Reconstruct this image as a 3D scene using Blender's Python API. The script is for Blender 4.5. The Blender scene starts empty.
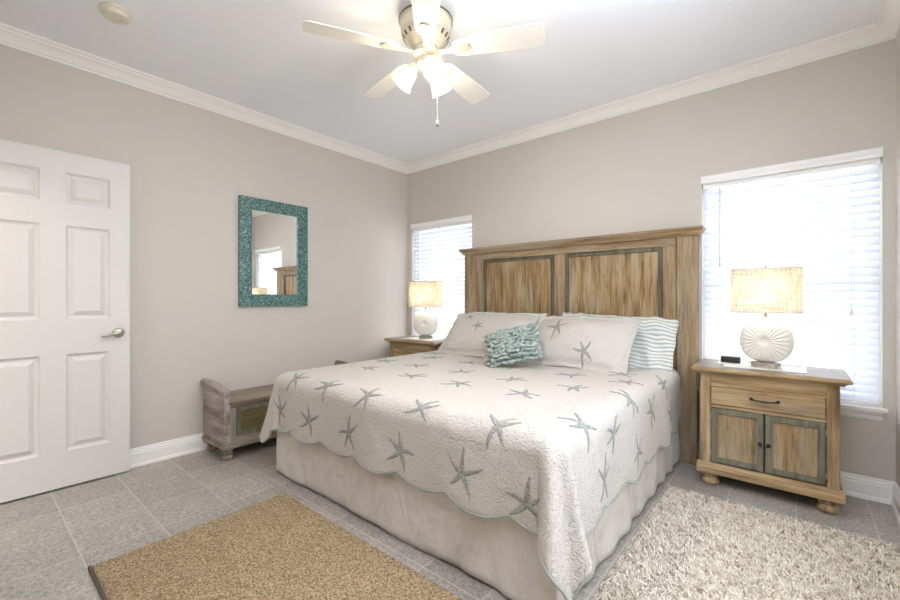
import bpy, bmesh, math, random
from mathutils import Vector, Matrix, noise
R = math.radians
PI = math.pi
sc = bpy.context.scene
col = sc.collection

# ---------------------------------------------------------------- camera, world, exposure
CAM = (3.4817, -3.3726, 1.15)
cd = bpy.data.cameras.new('camera'); cam = bpy.data.objects.new('camera', cd); col.objects.link(cam)
cam.location = CAM; cam.rotation_euler = (PI / 2, 0, R(40.037))
cd.sensor_width = 36; cd.lens = 413 / 900 * 36; cd.shift_y = -1 / 900; cd.clip_start = .02
sc.camera = cam
w = bpy.data.worlds.new('daylight'); sc.world = w; w.use_nodes = True
nt = w.node_tree; bg = nt.nodes['Background']
bg.inputs[0].default_value = (.86, .92, 1.0, 1); bg.inputs[1].default_value = .9
vs = sc.view_settings
vs.view_transform = 'Standard'; vs.look = 'None'; vs.gamma = 1; vs.use_curve_mapping = False
vs.exposure = 0.8
sc.cycles.max_bounces = 10; sc.cycles.diffuse_bounces = 7; sc.cycles.transparent_max_bounces = 16
sc.cycles.sample_clamp_indirect = 8

def area(name, loc, rot, sx, sy, power, color):
    l = bpy.data.lights.new(name, 'AREA'); l.shape = 'RECTANGLE'; l.size = sx; l.size_y = sy
    l.energy = power; l.color = color
    o = bpy.data.objects.new(name, l); col.objects.link(o); o.location = loc; o.rotation_euler = rot
    return o
DAY = (.87, .93, 1.0); XR_ = 3.905
# daylight arriving at the two windows from outside
area('window_daylight', (.50, .42, 1.30), (R(-90), 0, 0), 1.1, 1.6, 17.5, DAY)
area('window_daylight', (3.41, .42, 1.30), (R(-90), 0, 0), 1.1, 1.6, 17.5, DAY)
area('window_daylight', (XR_ + .42, -1.75, 1.30), (0, R(90), 0), 1.6, 1.3, 22, DAY)
# fill light added in the unseen hall, entering through the open doorway
area('hall_fill', (1.60, -4.6, 2.55), (0, 0, 0), 2.6, 1.0, 34, (1, .95, .88))
# added fill spot, out of view beside the camera, bounced off the ceiling
fl = bpy.data.lights.new('bounce_fill', 'SPOT'); fl.energy = 285; fl.spot_size = R(110); fl.spot_blend = .8; fl.shadow_soft_size = .08; fl.color = (.90, .945, 1.02)
fo = bpy.data.objects.new('bounce_fill', fl); col.objects.link(fo); fo.location = (3.62, -2.78, 1.55); fo.rotation_euler = (R(172), R(-6), 0)
FAN_E = 720.0; LAMP_E = 62.0

# ---------------------------------------------------------------- node helpers
def mat(name, color=(.8, .8, .8), rough=.6, metal=0, spec=.5):
    m = bpy.data.materials.new(name); m.use_nodes = True
    b = m.node_tree.nodes['Principled BSDF']
    b.inputs['Base Color'].default_value = (*color, 1); b.inputs['Roughness'].default_value = rough
    b.inputs['Metallic'].default_value = metal; b.inputs['Specular IOR Level'].default_value = spec
    return m
def N(m, t, **kw):
    n = m.node_tree.nodes.new(t)
    for k, v in kw.items():
        if k in n.inputs: n.inputs[k].default_value = v
        else: setattr(n, k, v)
    return n
def L(m, a, b): m.node_tree.links.new(a, b)
def BS(m): return m.node_tree.nodes['Principled BSDF']
def coords(m, kind='Object', scale=(1, 1, 1), loc=(0, 0, 0), rot=(0, 0, 0)):
    if kind == 'World':
        g = N(m, 'ShaderNodeNewGeometry'); out = g.outputs['Position']
    else:
        g = N(m, 'ShaderNodeTexCoord'); out = g.outputs[kind]
    mp = N(m, 'ShaderNodeMapping'); mp.inputs['Scale'].default_value = scale
    mp.inputs['Location'].default_value = loc; mp.inputs['Rotation'].default_value = rot
    L(m, out, mp.inputs['Vector']); return mp.outputs[0]
def ramp(m, fac, stops):
    r = N(m, 'ShaderNodeValToRGB'); e = r.color_ramp.elements
    e[0].position, e[0].color = stops[0][0], (*stops[0][1], 1)
    e[1].position, e[1].color = stops[1][0], (*stops[1][1], 1)
    for p, c in stops[2:]:
        x = e.new(p); x.color = (*c, 1)
    L(m, fac, r.inputs[0]); return r.outputs[0]
def mixc(m, fac, a, b, mode='MIX'):
    n = N(m, 'ShaderNodeMix', data_type='RGBA', blend_type=mode)
    for i, v in ((0, fac), (6, a), (7, b)):
        if hasattr(v, 'default_value'): L(m, v, n.inputs[i])
        elif isinstance(v, tuple): n.inputs[i].default_value = (*v, 1)
        else: n.inputs[i].default_value = v
    return n.outputs[2]
def noise_t(m, vec, scale, detail=3, rough=.5, dist=0):
    n = N(m, 'ShaderNodeTexNoise'); n.inputs['Scale'].default_value = scale
    n.inputs['Detail'].default_value = detail; n.inputs['Roughness'].default_value = rough
    n.inputs['Distortion'].default_value = dist
    L(m, vec, n.inputs['Vector']); return n.outputs[0]
def bump(m, h, strength, dist=.01, prev=None):
    b = N(m, 'ShaderNodeBump'); b.inputs['Strength'].default_value = strength; b.inputs['Distance'].default_value = dist
    L(m, h, b.inputs['Height'])
    if prev is not None: L(m, prev, b.inputs['Normal'])
    L(m, b.outputs[0], BS(m).inputs['Normal']); return b.outputs[0]

# ---------------------------------------------------------------- materials
M = {}
def paint(name, c, rough=.75, b=.05):
    m = mat(name, c, rough, spec=.3); v = coords(m, 'World')
    bump(m, noise_t(m, v, 260, 2), b, .002); M[name] = m; return m
paint('wall_paint', (.580, .545, .498), .7)
paint('ceiling_paint_daylit', (.86, .88, .925), .85, .08)  # white ceiling; bluish tint puts the cool window light into the colour
paint('trim_paint', (.84, .83, .80), .35, .01)
paint('door_paint', (.66, .645, .625), .4, .01)

m = mat('floor_tile', rough=.38); v = coords(m, 'World')
vb = coords(m, 'World', loc=(-.108 + .0, 2.092 + .309 * 20, 0))
br = N(m, 'ShaderNodeTexBrick', offset=0, squash=1)
br.inputs['Scale'].default_value = 1; br.inputs['Mortar Size'].default_value = .0028; br.inputs['Mortar Smooth'].default_value = .1
br.inputs['Brick Width'].default_value = .3065; br.inputs['Row Height'].default_value = .309; br.inputs['Bias'].default_value = 0
br.inputs['Color1'].default_value = (0, 0, 0, 1); br.inputs['Color2'].default_value = (1, 1, 1, 1); br.inputs['Mortar'].default_value = (.5, .5, .5, 1)
L(m, vb, br.inputs['Vector'])
n1 = noise_t(m, v, 48, 7, .8); n2 = noise_t(m, v, 210, 3, .7); n3 = noise_t(m, v, 7, 3)
c = ramp(m, n1, [(.38, (.27, .25, .228)), (.60, (.54, .505, .465))])
c2 = ramp(m, n2, [(.40, (.50, .50, .51)), (.58, (1.18, 1.16, 1.13))])
c = mixc(m, .8, c, c2, 'MULTIPLY')
c = mixc(m, .35, c, ramp(m, n3, [(.3, (.72, .72, .74)), (.7, (1.15, 1.13, 1.1))]), 'MULTIPLY')
tv = ramp(m, br.outputs[0], [(0, (.90, .90, .90)), (1, (1.07, 1.07, 1.07))])
c = mixc(m, 1.0, c, tv, 'MULTIPLY')
c = mixc(m, br.outputs['Fac'], c, (.52, .49, .45)); L(m, c, BS(m).inputs['Base Color'])
inv = N(m, 'ShaderNodeMath', operation='SUBTRACT'); inv.inputs[0].default_value = 1; L(m, br.outputs['Fac'], inv.inputs[1])
bump(m, n1, .10, .002, bump(m, inv.outputs[0], .4, .002)); M['floor_tile'] = m

def wood(name, base, dark, light, axis='z', wash=.25, washc=(.42, .40, .35), rough=.5, sc_=1.0):
    m = mat(name, rough=rough, spec=.3)
    s = {'x': (1.2, 14, 14), 'y': (14, 1.2, 14), 'z': (14, 14, 1.2)}[axis]
    s = tuple(q * sc_ for q in s)
    v = coords(m, 'Object', s)
    n1 = noise_t(m, v, 2.2, 6, .62, .7)
    c = ramp(m, n1, [(.28, dark), (.48, base), (.72, light)])
    s2 = {'x': (2, 90, 90), 'y': (90, 2, 90), 'z': (90, 90, 2)}[axis]
    n2 = noise_t(m, coords(m, 'Object', s2), 1.5, 3, .6)
    c = mixc(m, .55, c, ramp(m, n2, [(.36, (.55, .53, .5)), (.58, (1.1, 1.1, 1.1))]), 'MULTIPLY')
    s3 = {'x': (.8, 5, 5), 'y': (5, .8, 5), 'z': (5, 5, .8)}[axis]
    n3 = noise_t(m, coords(m, 'Object', s3, loc=(3, 5, 1)), 2.4, 4, .6)
    f = ramp(m, n3, [(.45, (0, 0, 0)), (.70, (wash * 2,) * 3)])
    c = mixc(m, f, c, washc)
    L(m, c, BS(m).inputs['Base Color'])
    bump(m, n2, .25, .002, bump(m, n1, .18, .003)); M[name] = m; return m
OB, OD, OL = (.275, .188, .098), (.125, .080, .040), (.41, .30, .17)
for ax in 'xyz': wood('oak_' + ax, OB, OD, OL, ax)
for ax in 'xyz': wood('oak_warm_' + ax, (.36, .24, .115), (.15, .09, .042), (.52, .38, .21), ax, wash=.15, washc=(.45, .42, .33))
wood('panel_plank', (.275, .175, .080), (.085, .048, .022), (.43, .30, .155), 'z', wash=.3, washc=(.50, .44, .33), sc_=1.3)
for ax in 'xyz': wood('grey_oak_' + ax, (.235, .185, .135), (.125, .095, .07), (.36, .30, .235), ax, wash=.3, washc=(.36, .33, .30))
wood('weathered_end', (.24, .175, .155), (.12, .085, .07), (.40, .33, .31), 'x', wash=.5, washc=(.46, .42, .42))
wood('teal_wood', (.145, .140, .100), (.075, .068, .045), (.215, .22, .165), 'z', wash=.15, washc=(.26, .24, .17))
wood('olive_wood', (.120, .105, .068), (.06, .05, .03), (.18, .165, .11), 'z', wash=.1, washc=(.2, .2, .14))
wood('moss_panel', (.15, .12, .05), (.08, .07, .04), (.21, .17, .08), 'y', wash=.25, washc=(.14, .17, .11))
wood('dark_top', (.20, .165, .135), (.12, .10, .08), (.29, .25, .215), 'x', wash=.15, washc=(.27, .23, .19), rough=.42)
M['iron'] = mat('iron', (.045, .038, .032), .5, .7)
M['nickel'] = mat('nickel', (.50, .46, .40), .28, 1)
M['bronze_dark'] = mat('bronze_dark', (.10, .085, .065), .4, .6)
M['plastic_ivory'] = mat('plastic_ivory', (.72, .66, .54), .5)
M['plastic_white'] = mat('plastic_white', (.85, .84, .82), .45)
M['black_plastic'] = mat('black_plastic', (.02, .018, .018), .35)
M['fan_white'] = mat('fan_white', (.80, .78, .72), .4)
M['fan_metal'] = mat('fan_metal', (.62, .57, .46), .35, .45)
M['vinyl'] = mat('vinyl', (.85, .86, .87), .4)

def fabric(name, c, rough=.9, bsc=600, bs=.3, var=.06):
    m = mat(name, c, rough, spec=.15); v = coords(m, 'Object')
    n = noise_t(m, v, 12, 4); c2 = tuple(max(0, q * (1 - var * 2)) for q in c)
    L(m, ramp(m, n, [(.3, c2), (.7, c)]), BS(m).inputs['Base Color'])
    BS(m).inputs['Sheen Weight'].default_value = .15
    bump(m, noise_t(m, v, bsc, 2), bs, .001); M[name] = m; return m
fabric('skirt_cotton', (.66, .61, .565), bs=.2)
fabric('trim_teal_cloth', (.35, .375, .34))
fabric('mattress_cloth', (.75, .73, .70))
fabric('runner_cloth', (.80, .78, .73))
# quilted cotton: wandering stipple stitching
def quilt_mat(name, c):
    m = mat(name, c, .92, spec=.12); v = coords(m, 'Object')
    nz = N(m, 'ShaderNodeTexNoise'); nz.inputs['Scale'].default_value = 46; nz.inputs['Detail'].default_value = 2
    L(m, v, nz.inputs['Vector'])
    a = N(m, 'ShaderNodeMath', operation='SUBTRACT'); a.inputs[1].default_value = .5; L(m, nz.outputs[0], a.inputs[0])
    b = N(m, 'ShaderNodeMath', operation='ABSOLUTE'); L(m, a.outputs[0], b.inputs[0])
    s = N(m, 'ShaderNodeMapRange', interpolation_type='SMOOTHSTEP'); s.inputs[1].default_value = 0; s.inputs[2].default_value = .075
    L(m, b.outputs[0], s.inputs[0])
    n2 = noise_t(m, v, 110, 2)
    L(m, mixc(m, s.outputs[0], tuple(q * .955 for q in c), c), BS(m).inputs['Base Color'])
    bump(m, n2, .42, .005, bump(m, s.outputs[0], .62, .006)); M[name] = m
quilt_mat('quilt_cotton', (.60, .565, .525))
m = M['skirt_cotton']; bump(m, noise_t(m, coords(m, 'Object', (1, 1, .45), rot=(.5, .4, .6)), 5.5, 3, .55, 1.2), .75, .05)
m = mat('starfish_stitch', rough=.9, spec=.1); v = coords(m, 'Object')
L(m, ramp(m, noise_t(m, v, 150, 3, .7), [(.36, (.18, .18, .165)), (.50, (.315, .32, .295)), (.66, (.48, .475, .44))]), BS(m).inputs['Base Color'])
bump(m, noise_t(m, v, 260, 2), .6, .003); M['starfish_stitch'] = m
# striped ticking
m = mat('striped_cotton', rough=.9, spec=.1); v = coords(m, 'Object', rot=(0, 0, 0))
wv = N(m, 'ShaderNodeTexWave', wave_type='BANDS', bands_direction='Y'); wv.inputs['Scale'].default_value = 11.5
wv.inputs['Distortion'].default_value = 8; wv.inputs['Detail'].default_value = 1.5; wv.inputs['Detail Scale'].default_value = .45
L(m, v, wv.inputs['Vector'])
L(m, ramp(m, wv.outputs['Fac'], [(.46, (.72, .71, .68)), (.60, (.40, .46, .45))]), BS(m).inputs['Base Color'])
bump(m, noise_t(m, v, 14, 3), .6, .02); M['striped_cotton'] = m
m = mat('ruffle_teal', rough=.85, spec=.15); v = coords(m, 'Object')
L(m, ramp(m, noise_t(m, v, 38, 3), [(.3, (.25, .305, .285)), (.55, (.37, .43, .405)), (.8, (.50, .57, .54))]), BS(m).inputs['Base Color'])
bump(m, noise_t(m, v, 120, 3), .5, .004); M['ruffle_teal'] = m
# rugs
m = mat('shag_wool', rough=.95, spec=.05); v = coords(m, 'Object')
L(m, ramp(m, noise_t(m, v, 34, 3, .6), [(.32, (.48, .39, .29)), (.46, (.76, .69, .58)), (.66, (.92, .88, .80))]), BS(m).inputs['Base Color']); M['shag_wool'] = m
m = mat('loop_wool', rough=.95, spec=.05); v = coords(m, 'Object')
n1 = noise_t(m, v, 130, 3, .7); n2 = noise_t(m, v, 40, 3)
c = ramp(m, n1, [(.34, (.14, .095, .05)), (.50, (.36, .27, .165)), (.66, (.60, .485, .335))])
c = mixc(m, .35, c, ramp(m, n2, [(.3, (.72, .70, .66)), (.7, (1.15, 1.12, 1.1))]), 'MULTIPLY')
L(m, c, BS(m).inputs['Base Color']); bump(m, n1, .9, .008); M['loop_wool'] = m
fabric('rug_binding', (.085, .065, .045))
# mosaic mirror frame
m = mat('mosaic', rough=.25, spec=.6); v = coords(m, 'Object')
vo = N(m, 'ShaderNodeTexVoronoi'); vo.inputs['Scale'].default_value = 95; L(m, v, vo.inputs['Vector'])
sp = N(m, 'ShaderNodeSeparateColor'); L(m, vo.outputs['Color'], sp.inputs[0])
c = ramp(m, sp.outputs[0], [(.0, (.035, .085, .085)), (.35, (.075, .19, .18)), (.65, (.12, .29, .25)), (.9, (.16, .30, .31)), (1, (.27, .42, .39))])
vd = N(m, 'ShaderNodeTexVoronoi', feature='DISTANCE_TO_EDGE'); vd.inputs['Scale'].default_value = 95; L(m, v, vd.inputs['Vector'])
e = ramp(m, vd.outputs[0], [(.02, (.25, .25, .25)), (.10, (1, 1, 1))])
L(m, mixc(m, 1.0, c, e, 'MULTIPLY'), BS(m).inputs['Base Color']); bump(m, vd.outputs[0], .5, .004); M['mosaic'] = m
M['mirror_glass'] = mat('mirror_glass', (.93, .94, .94), .0, 1)
# ceramic
M['ceramic'] = mat('ceramic', (.80, .77, .70), .22)

def shader_mix(name, parts):
    m = bpy.data.materials.new(name); m.use_nodes = True; t = m.node_tree; t.nodes.clear()
    out = t.nodes.new('ShaderNodeOutputMaterial'); cur = None
    for kind, color, wgt, extra in parts:
        s = t.nodes.new('ShaderNodeBsdf' + kind); s.inputs['Color'].default_value = (*color, 1)
        for k, q in extra.items(): s.inputs[k].default_value = q
        if cur is None: cur = s.outputs[0]
        else:
            x = t.nodes.new('ShaderNodeMixShader'); x.inputs[0].default_value = wgt
            t.links.new(cur, x.inputs[1]); t.links.new(s.outputs[0], x.inputs[2]); cur = x.outputs[0]
    t.links.new(cur, out.inputs[0]); M[name] = m; return m
shader_mix('window_glass', [('Transparent', (.97, .98, 1), 0, {}), ('Glossy', (1, 1, 1), .05, {'Roughness': .02})])
shader_mix('slat', [('Diffuse', (.86, .87, .90), 0, {}), ('Translucent', (.86, .89, .94), .30, {})])
shader_mix('frosted_glass', [('Transparent', (1, .97, .9), 0, {}), ('Translucent', (1, .97, .9), .55, {}), ('Diffuse', (.95, .93, .88), .3, {})])
# linen shade
m = bpy.data.materials.new('linen_shade'); m.use_nodes = True; m.node_tree.nodes.clear()
v1 = noise_t(m, coords(m, 'Object', (160, 160, 14)), 1, 3); v2 = noise_t(m, coords(m, 'Object', (14, 14, 190)), 1, 3)
cc = mixc(m, 1.0, ramp(m, v1, [(.35, (.78, .74, .66)), (.60, (1, 1, 1))]), ramp(m, v2, [(.35, (.78, .74, .66)), (.60, (1, 1, 1))]), 'MULTIPLY')
cc = mixc(m, 1.0, cc, (.93, .905, .83), 'MULTIPLY')
d = N(m, 'ShaderNodeBsdfDiffuse'); t = N(m, 'ShaderNodeBsdfTranslucent'); L(m, cc, d.inputs[0]); L(m, cc, t.inputs[0])
x = N(m, 'ShaderNodeMixShader'); x.inputs[0].default_value = .42; L(m, d.outputs[0], x.inputs[1]); L(m, t.outputs[0], x.inputs[2])
o_ = N(m, 'ShaderNodeOutputMaterial'); L(m, x.outputs[0], o_.inputs[0]); M['linen_shade'] = m
def emit(name, c, s):
    m = bpy.data.materials.new(name); m.use_nodes = True; t = m.node_tree; t.nodes.clear()
    e = t.nodes.new('ShaderNodeEmission'); e.inputs[0].default_value = (*c, 1); e.inputs[1].default_value = s
    o = t.nodes.new('ShaderNodeOutputMaterial'); t.links.new(e.outputs[0], o.inputs[0]); M[name] = m
emit('fan_bulb', (1, .92, .81), FAN_E); emit('lamp_bulb', (1, .93, .82), LAMP_E)

# ---------------------------------------------------------------- mesh helpers
class MB:
    def __init__(s): s.v = []; s.f = []; s.m = []; s.mi = 0
    def add(s, vs, fs):
        k = len(s.v); s.v += [tuple(p) for p in vs]
        for f in fs: s.f.append(tuple(i + k for i in f)); s.m.append(s.mi)
        return s
    def box(s, x0, x1, y0, y1, z0, z1):
        vs = [(x, y, z) for z in (z0, z1) for y in (y0, y1) for x in (x0, x1)]
        return s.add(vs, [(0, 2, 3, 1), (4, 5, 7, 6), (0, 1, 5, 4), (2, 6, 7, 3), (0, 4, 6, 2), (1, 3, 7, 5)])
    def prism(s, poly, fn, t0, t1):           # poly 2D list, fn(a,b,t)->3D
        n = len(poly); vs = [fn(a, b, t0) for a, b in poly] + [fn(a, b, t1) for a, b in poly]
        fs = [(i, (i + 1) % n, n + (i + 1) % n, n + i) for i in range(n)]
        return s.add(vs, fs + [tuple(range(n))[::-1], tuple(range(n, 2 * n))])
    def lathe(s, prof, n=32, c=(0, 0, 0), ax='z', sx=1, sy=1):
        vs = []
        for r, h in prof:
            for i in range(n):
                a = 2 * PI * i / n; p = (r * math.cos(a) * sx, r * math.sin(a) * sy, h)
                if ax == 'x': p = (p[2], p[0], p[1])
                if ax == 'y': p = (p[0], p[2], p[1])
                vs.append((p[0] + c[0], p[1] + c[1], p[2] + c[2]))
        fs = [(j * n + i, j * n + (i + 1) % n, (j + 1) * n + (i + 1) % n, (j + 1) * n + i) for j in range(len(prof) - 1) for i in range(n)]
        if prof[0][0] > 1e-5: fs.append(tuple(range(n))[::-1])
        if prof[-1][0] > 1e-5: fs.append(tuple(range((len(prof) - 1) * n, len(prof) * n)))
        return s.add(vs, fs)
    def tube(s, pts, r, n=10, closed=False):
        pts = [Vector(p) for p in pts]; rs = r if isinstance(r, (list, tuple)) else [r] * len(pts)
        k = len(pts); vs = []; up = None
        for i, p in enumerate(pts):
            if closed: d = pts[(i + 1) % k] - pts[i - 1]
            else: d = pts[min(i + 1, k - 1)] - pts[max(i - 1, 0)]
            d.normalize()
            if up is None: up = d.orthogonal().normalized()
            up = (up - d * up.dot(d)).normalized(); sd = d.cross(up)
            vs += [p + (up * math.cos(2 * PI * j / n) + sd * math.sin(2 * PI * j / n)) * rs[i] for j in range(n)]
        fs = []
        for i in range(k if closed else k - 1):
            q = (i + 1) % k
            fs += [(i * n + j, i * n + (j + 1) % n, q * n + (j + 1) % n, q * n + j) for j in range(n)]
        if not closed: fs += [tuple(range(n))[::-1], tuple(range((k - 1) * n, k * n))]
        return s.add(vs, fs)
    def grid(s, fn, nu, nv, flip=False):
        vs = [fn(i / nu, j / nv) for j in range(nv + 1) for i in range(nu + 1)]
        w_ = nu + 1
        fs = [(j * w_ + i, j * w_ + i + 1, (j + 1) * w_ + i + 1, (j + 1) * w_ + i) for j in range(nv) for i in range(nu)]
        if flip: fs = [f[::-1] for f in fs]
        return s.add(vs, fs)
    def build(s, name, mats, parent=None, smooth=False, bevel=0, seg=2, recalc=True, merge=True):
        me = bpy.data.meshes.new(name); me.from_pydata(s.v, [], s.f)
        if not isinstance(mats, (list, tuple)): mats = [mats]
        for q in mats: me.materials.append(M[q] if isinstance(q, str) else q)
        if len(mats) > 1: me.polygons.foreach_set('material_index', s.m)
        if recalc:
            bm = bmesh.new(); bm.from_mesh(me)
            if merge: bmesh.ops.remove_doubles(bm, verts=bm.verts, dist=1e-5)
            bmesh.ops.recalc_face_normals(bm, faces=bm.faces); bm.to_mesh(me); bm.free()
        o = bpy.data.objects.new(name, me); col.objects.link(o)
        if smooth is not False:
            me.polygons.foreach_set('use_smooth', [True] * len(me.polygons))
            if smooth is not True:
                bm = bmesh.new(); bm.from_mesh(me)
                for e in bm.edges:
                    if len(e.link_faces) == 2 and e.calc_face_angle(0) > R(smooth): e.smooth = False
                bm.to_mesh(me); bm.free()
        if bevel:
            b = o.modifiers.new('bevel', 'BEVEL'); b.width = bevel; b.segments = seg; b.limit_method = 'ANGLE'; b.angle_limit = R(35)
        if parent is not None: o.parent = parent
        return o
def bx(*a): return MB().box(*a)
def empty(name, loc, rz=0):
    o = bpy.data.objects.new(name, None); o.empty_display_size = .1; col.objects.link(o)
    o.location = loc; o.rotation_euler = (0, 0, rz); return o
def tag(o, label=None, cat=None, group=None, kind=None):
    if label: o['label'] = label
    if cat: o['category'] = cat
    if group: o['group'] = group
    if kind: o['kind'] = kind
    return o
def st(o): o['kind'] = 'structure'; return o
def copy_tree(o, parent=None):
    c = o.copy(); col.objects.link(c)
    if parent is not None: c.parent = parent
    for ch in [q for q in bpy.data.objects if q.parent == o]: copy_tree(ch, c)
    return c

# ---------------------------------------------------------------- room shell
XR, YR, HC, T = 3.905, -3.47, 2.69, .14
WIN = [(.070, .940), (2.968, 3.853)]; WZ0, WZ1 = .53, 1.975
DX0, DX1, DZ = .095, .875, 2.055
bigM = MB(); bigM.box(-T, XR + T, YR - .12 - 1.9, T, -.1, 0); st(bigM.build('floor', 'floor_tile'))
cl = MB(); cl.box(-T, XR + T, YR - .12 - 1.9, T, HC, HC + .1); st(cl.build('ceiling', 'ceiling_paint_daylit'))
wl = MB(); wl.box(-T, 0, YR - .12 - 1.9, T, 0, HC); st(wl.build('wall_left', 'wall_paint'))
W3 = (-2.30, -1.20)
wr = MB(); wr.box(XR, XR + T, YR - .12 - 1.9, W3[0], 0, HC).box(XR, XR + T, W3[1], T, 0, HC).box(XR, XR + T, W3[0], W3[1], 0, WZ0).box(XR, XR + T, W3[0], W3[1], WZ1, HC); st(wr.build('wall_right', 'wall_paint'))
wb = MB(); y0, y1 = 0, T
wb.box(0, XR, y0, y1, 0, WZ0); wb.box(0, XR, y0, y1, WZ1, HC)
wb.box(0, WIN[0][0], y0, y1, WZ0, WZ1); wb.box(WIN[0][1], WIN[1][0], y0, y1, WZ0, WZ1); wb.box(WIN[1][1], XR, y0, y1, WZ0, WZ1)
st(wb.build('wall_back', 'wall_paint'))
wq = MB(); wq.box(0, DX0, YR - .12, YR, 0, HC); wq.box(DX1, XR, YR - .12, YR, 0, HC); wq.box(DX0, DX1, YR - .12, YR, DZ, HC)
st(wq.build('wall_rear', 'wall_paint'))
st(bx(0, XR, YR - .12 - 1.9, YR - .12 - 1.8, 0, HC).build('wall_hall', 'wall_paint'))

def molding(name, prof, A, B, n, z, mat_='trim_paint', m0=1, m1=1):
    A, B, n = Vector((*A, 0)), Vector((*B, 0)), Vector((*n, 0)); d = (B - A).normalized()
    vs = [A + d * (p * m0) + n * p + Vector((0, 0, z + h)) for p, h in prof] + [B - d * (p * m1) + n * p + Vector((0, 0, z + h)) for p, h in prof]
    k = len(prof); fs = [(i, (i + 1) % k, k + (i + 1) % k, k + i) for i in range(k)] + [tuple(range(k))[::-1], tuple(range(k, 2 * k))]
    return st(MB().add(vs, fs).build(name, mat_, smooth=25))
crown = [(0, -.085), (.010, -.085), (.012, -.074), (.020, -.070), (.030, -.055), (.046, -.037), (.060, -.028), (.066, -.026), (.068, -.016), (.082, -.012), (.086, -.004), (.086, 0), (0, 0)]
base = [(0, 0), (.024, 0), (.024, .010), (.020, .020), (.0155, .024), (.0155, .088), (.012, .094), (.012, .104), (.007, .112), (.006, .124), (0, .127)]
molding('trim_1', crown, (0, YR), (0, 0), (1, 0), HC)
molding('trim_2', crown, (0, 0), (XR, 0), (0, -1), HC)
molding('trim_3', crown, (XR, 0), (XR, YR), (-1, 0), HC)
molding('trim_4', crown, (XR, YR), (0, YR), (0, 1), HC)
molding('baseboard_left', base, (0, YR), (0, 0), (1, 0), 0)
molding('baseboard_back', base, (0, 0), (XR, 0), (0, -1), 0)
molding('baseboard_right', base, (XR, 0), (XR, YR), (-1, 0), 0)
molding('baseboard_rear', base, (XR, YR), (DX1 + .075, YR), (0, 1), 0, m1=0)
# door casing
mb = MB(); mb.box(DX1, DX1 + .07, YR, YR + .016, 0, DZ + .07); mb.box(DX0 - .07, DX0, YR, YR + .016, 0, DZ + .07); mb.box(DX0, DX1, YR, YR + .016, DZ, DZ + .07)
mb.box(DX1 - .016, DX1, YR - .12, YR, 0, DZ); mb.box(DX0, DX0 + .016, YR - .12, YR, 0, DZ)
st(mb.build('trim_5', 'trim_paint', bevel=.003))

# windows
for k, (a, b) in enumerate(WIN):
    g = MB(); yo0, yo1 = .085, .13; fw = .045; zm = (WZ0 + WZ1) / 2
    for (p, q, r_, s_) in ((a, a + fw, WZ0, WZ1), (b - fw, b, WZ0, WZ1), (a + fw, b - fw, WZ0, WZ0 + fw), (a + fw, b - fw, WZ1 - fw, WZ1), (a + fw, b - fw, zm - .022, zm + .022)):
        g.box(p, q, yo0, yo1, r_, s_)
    f = st(g.build('window_%d' % (k + 1), 'vinyl', bevel=.002))
    MB().box(a + fw, b - fw, .105, .109, WZ0 + fw, zm - .022).build('glass_pane', 'window_glass', f)
    MB().box(a + fw, b - fw, .105, .109, zm + .022, WZ1 - fw).build('glass_pane', 'window_glass', f)
    # stool and apron
    so = MB(); so.box(a - .022, b + .022, -.030, 0, WZ0 - .024, WZ0); so.box(a, b, 0, .085, WZ0 - .02, WZ0 + .002); so.build('window_sill', 'trim_paint', f, bevel=.004)
    ap = [(0, 0), (.010, 0), (.012, -.012), (.018, -.020), (.020, -.034), (.010, -.048), (.0, -.050)]
    ap = [(p, h) for p, h in ap]
    o = MB().prism([(p, h) for p, h in [(0, 0), (.022, 0), (.022, -.012), (.014, -.020), (.012, -.034), (.004, -.048), (0, -.050)]],
                   lambda p, h, t: (t, -p, WZ0 - .024 + h), a - .002, b + .002).build('apron', 'trim_paint', f, smooth=25)

g = MB(); a, b = W3; fw = .045; zm = (WZ0 + WZ1) / 2
for (p, q, r_, s_) in ((a, a + fw, WZ0, WZ1), (b - fw, b, WZ0, WZ1), (a + fw, b - fw, WZ0, WZ0 + fw), (a + fw, b - fw, WZ1 - fw, WZ1), (a + fw, b - fw, zm - .022, zm + .022)):
    g.box(XR + .085, XR + .13, p, q, r_, s_)
f = st(g.build('window_3', 'vinyl', bevel=.002))
for r_, s_ in ((WZ0 + fw, zm - .022), (zm + .022, WZ1 - fw)): bx(XR + .105, XR + .109, a + fw, b - fw, r_, s_).build('glass_pane', 'window_glass', f)
bx(XR - .03, XR + .085, a - .01, b + .01, WZ0 - .022, WZ0 + .002).build('window_sill', 'trim_paint', f, bevel=.004)

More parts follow.
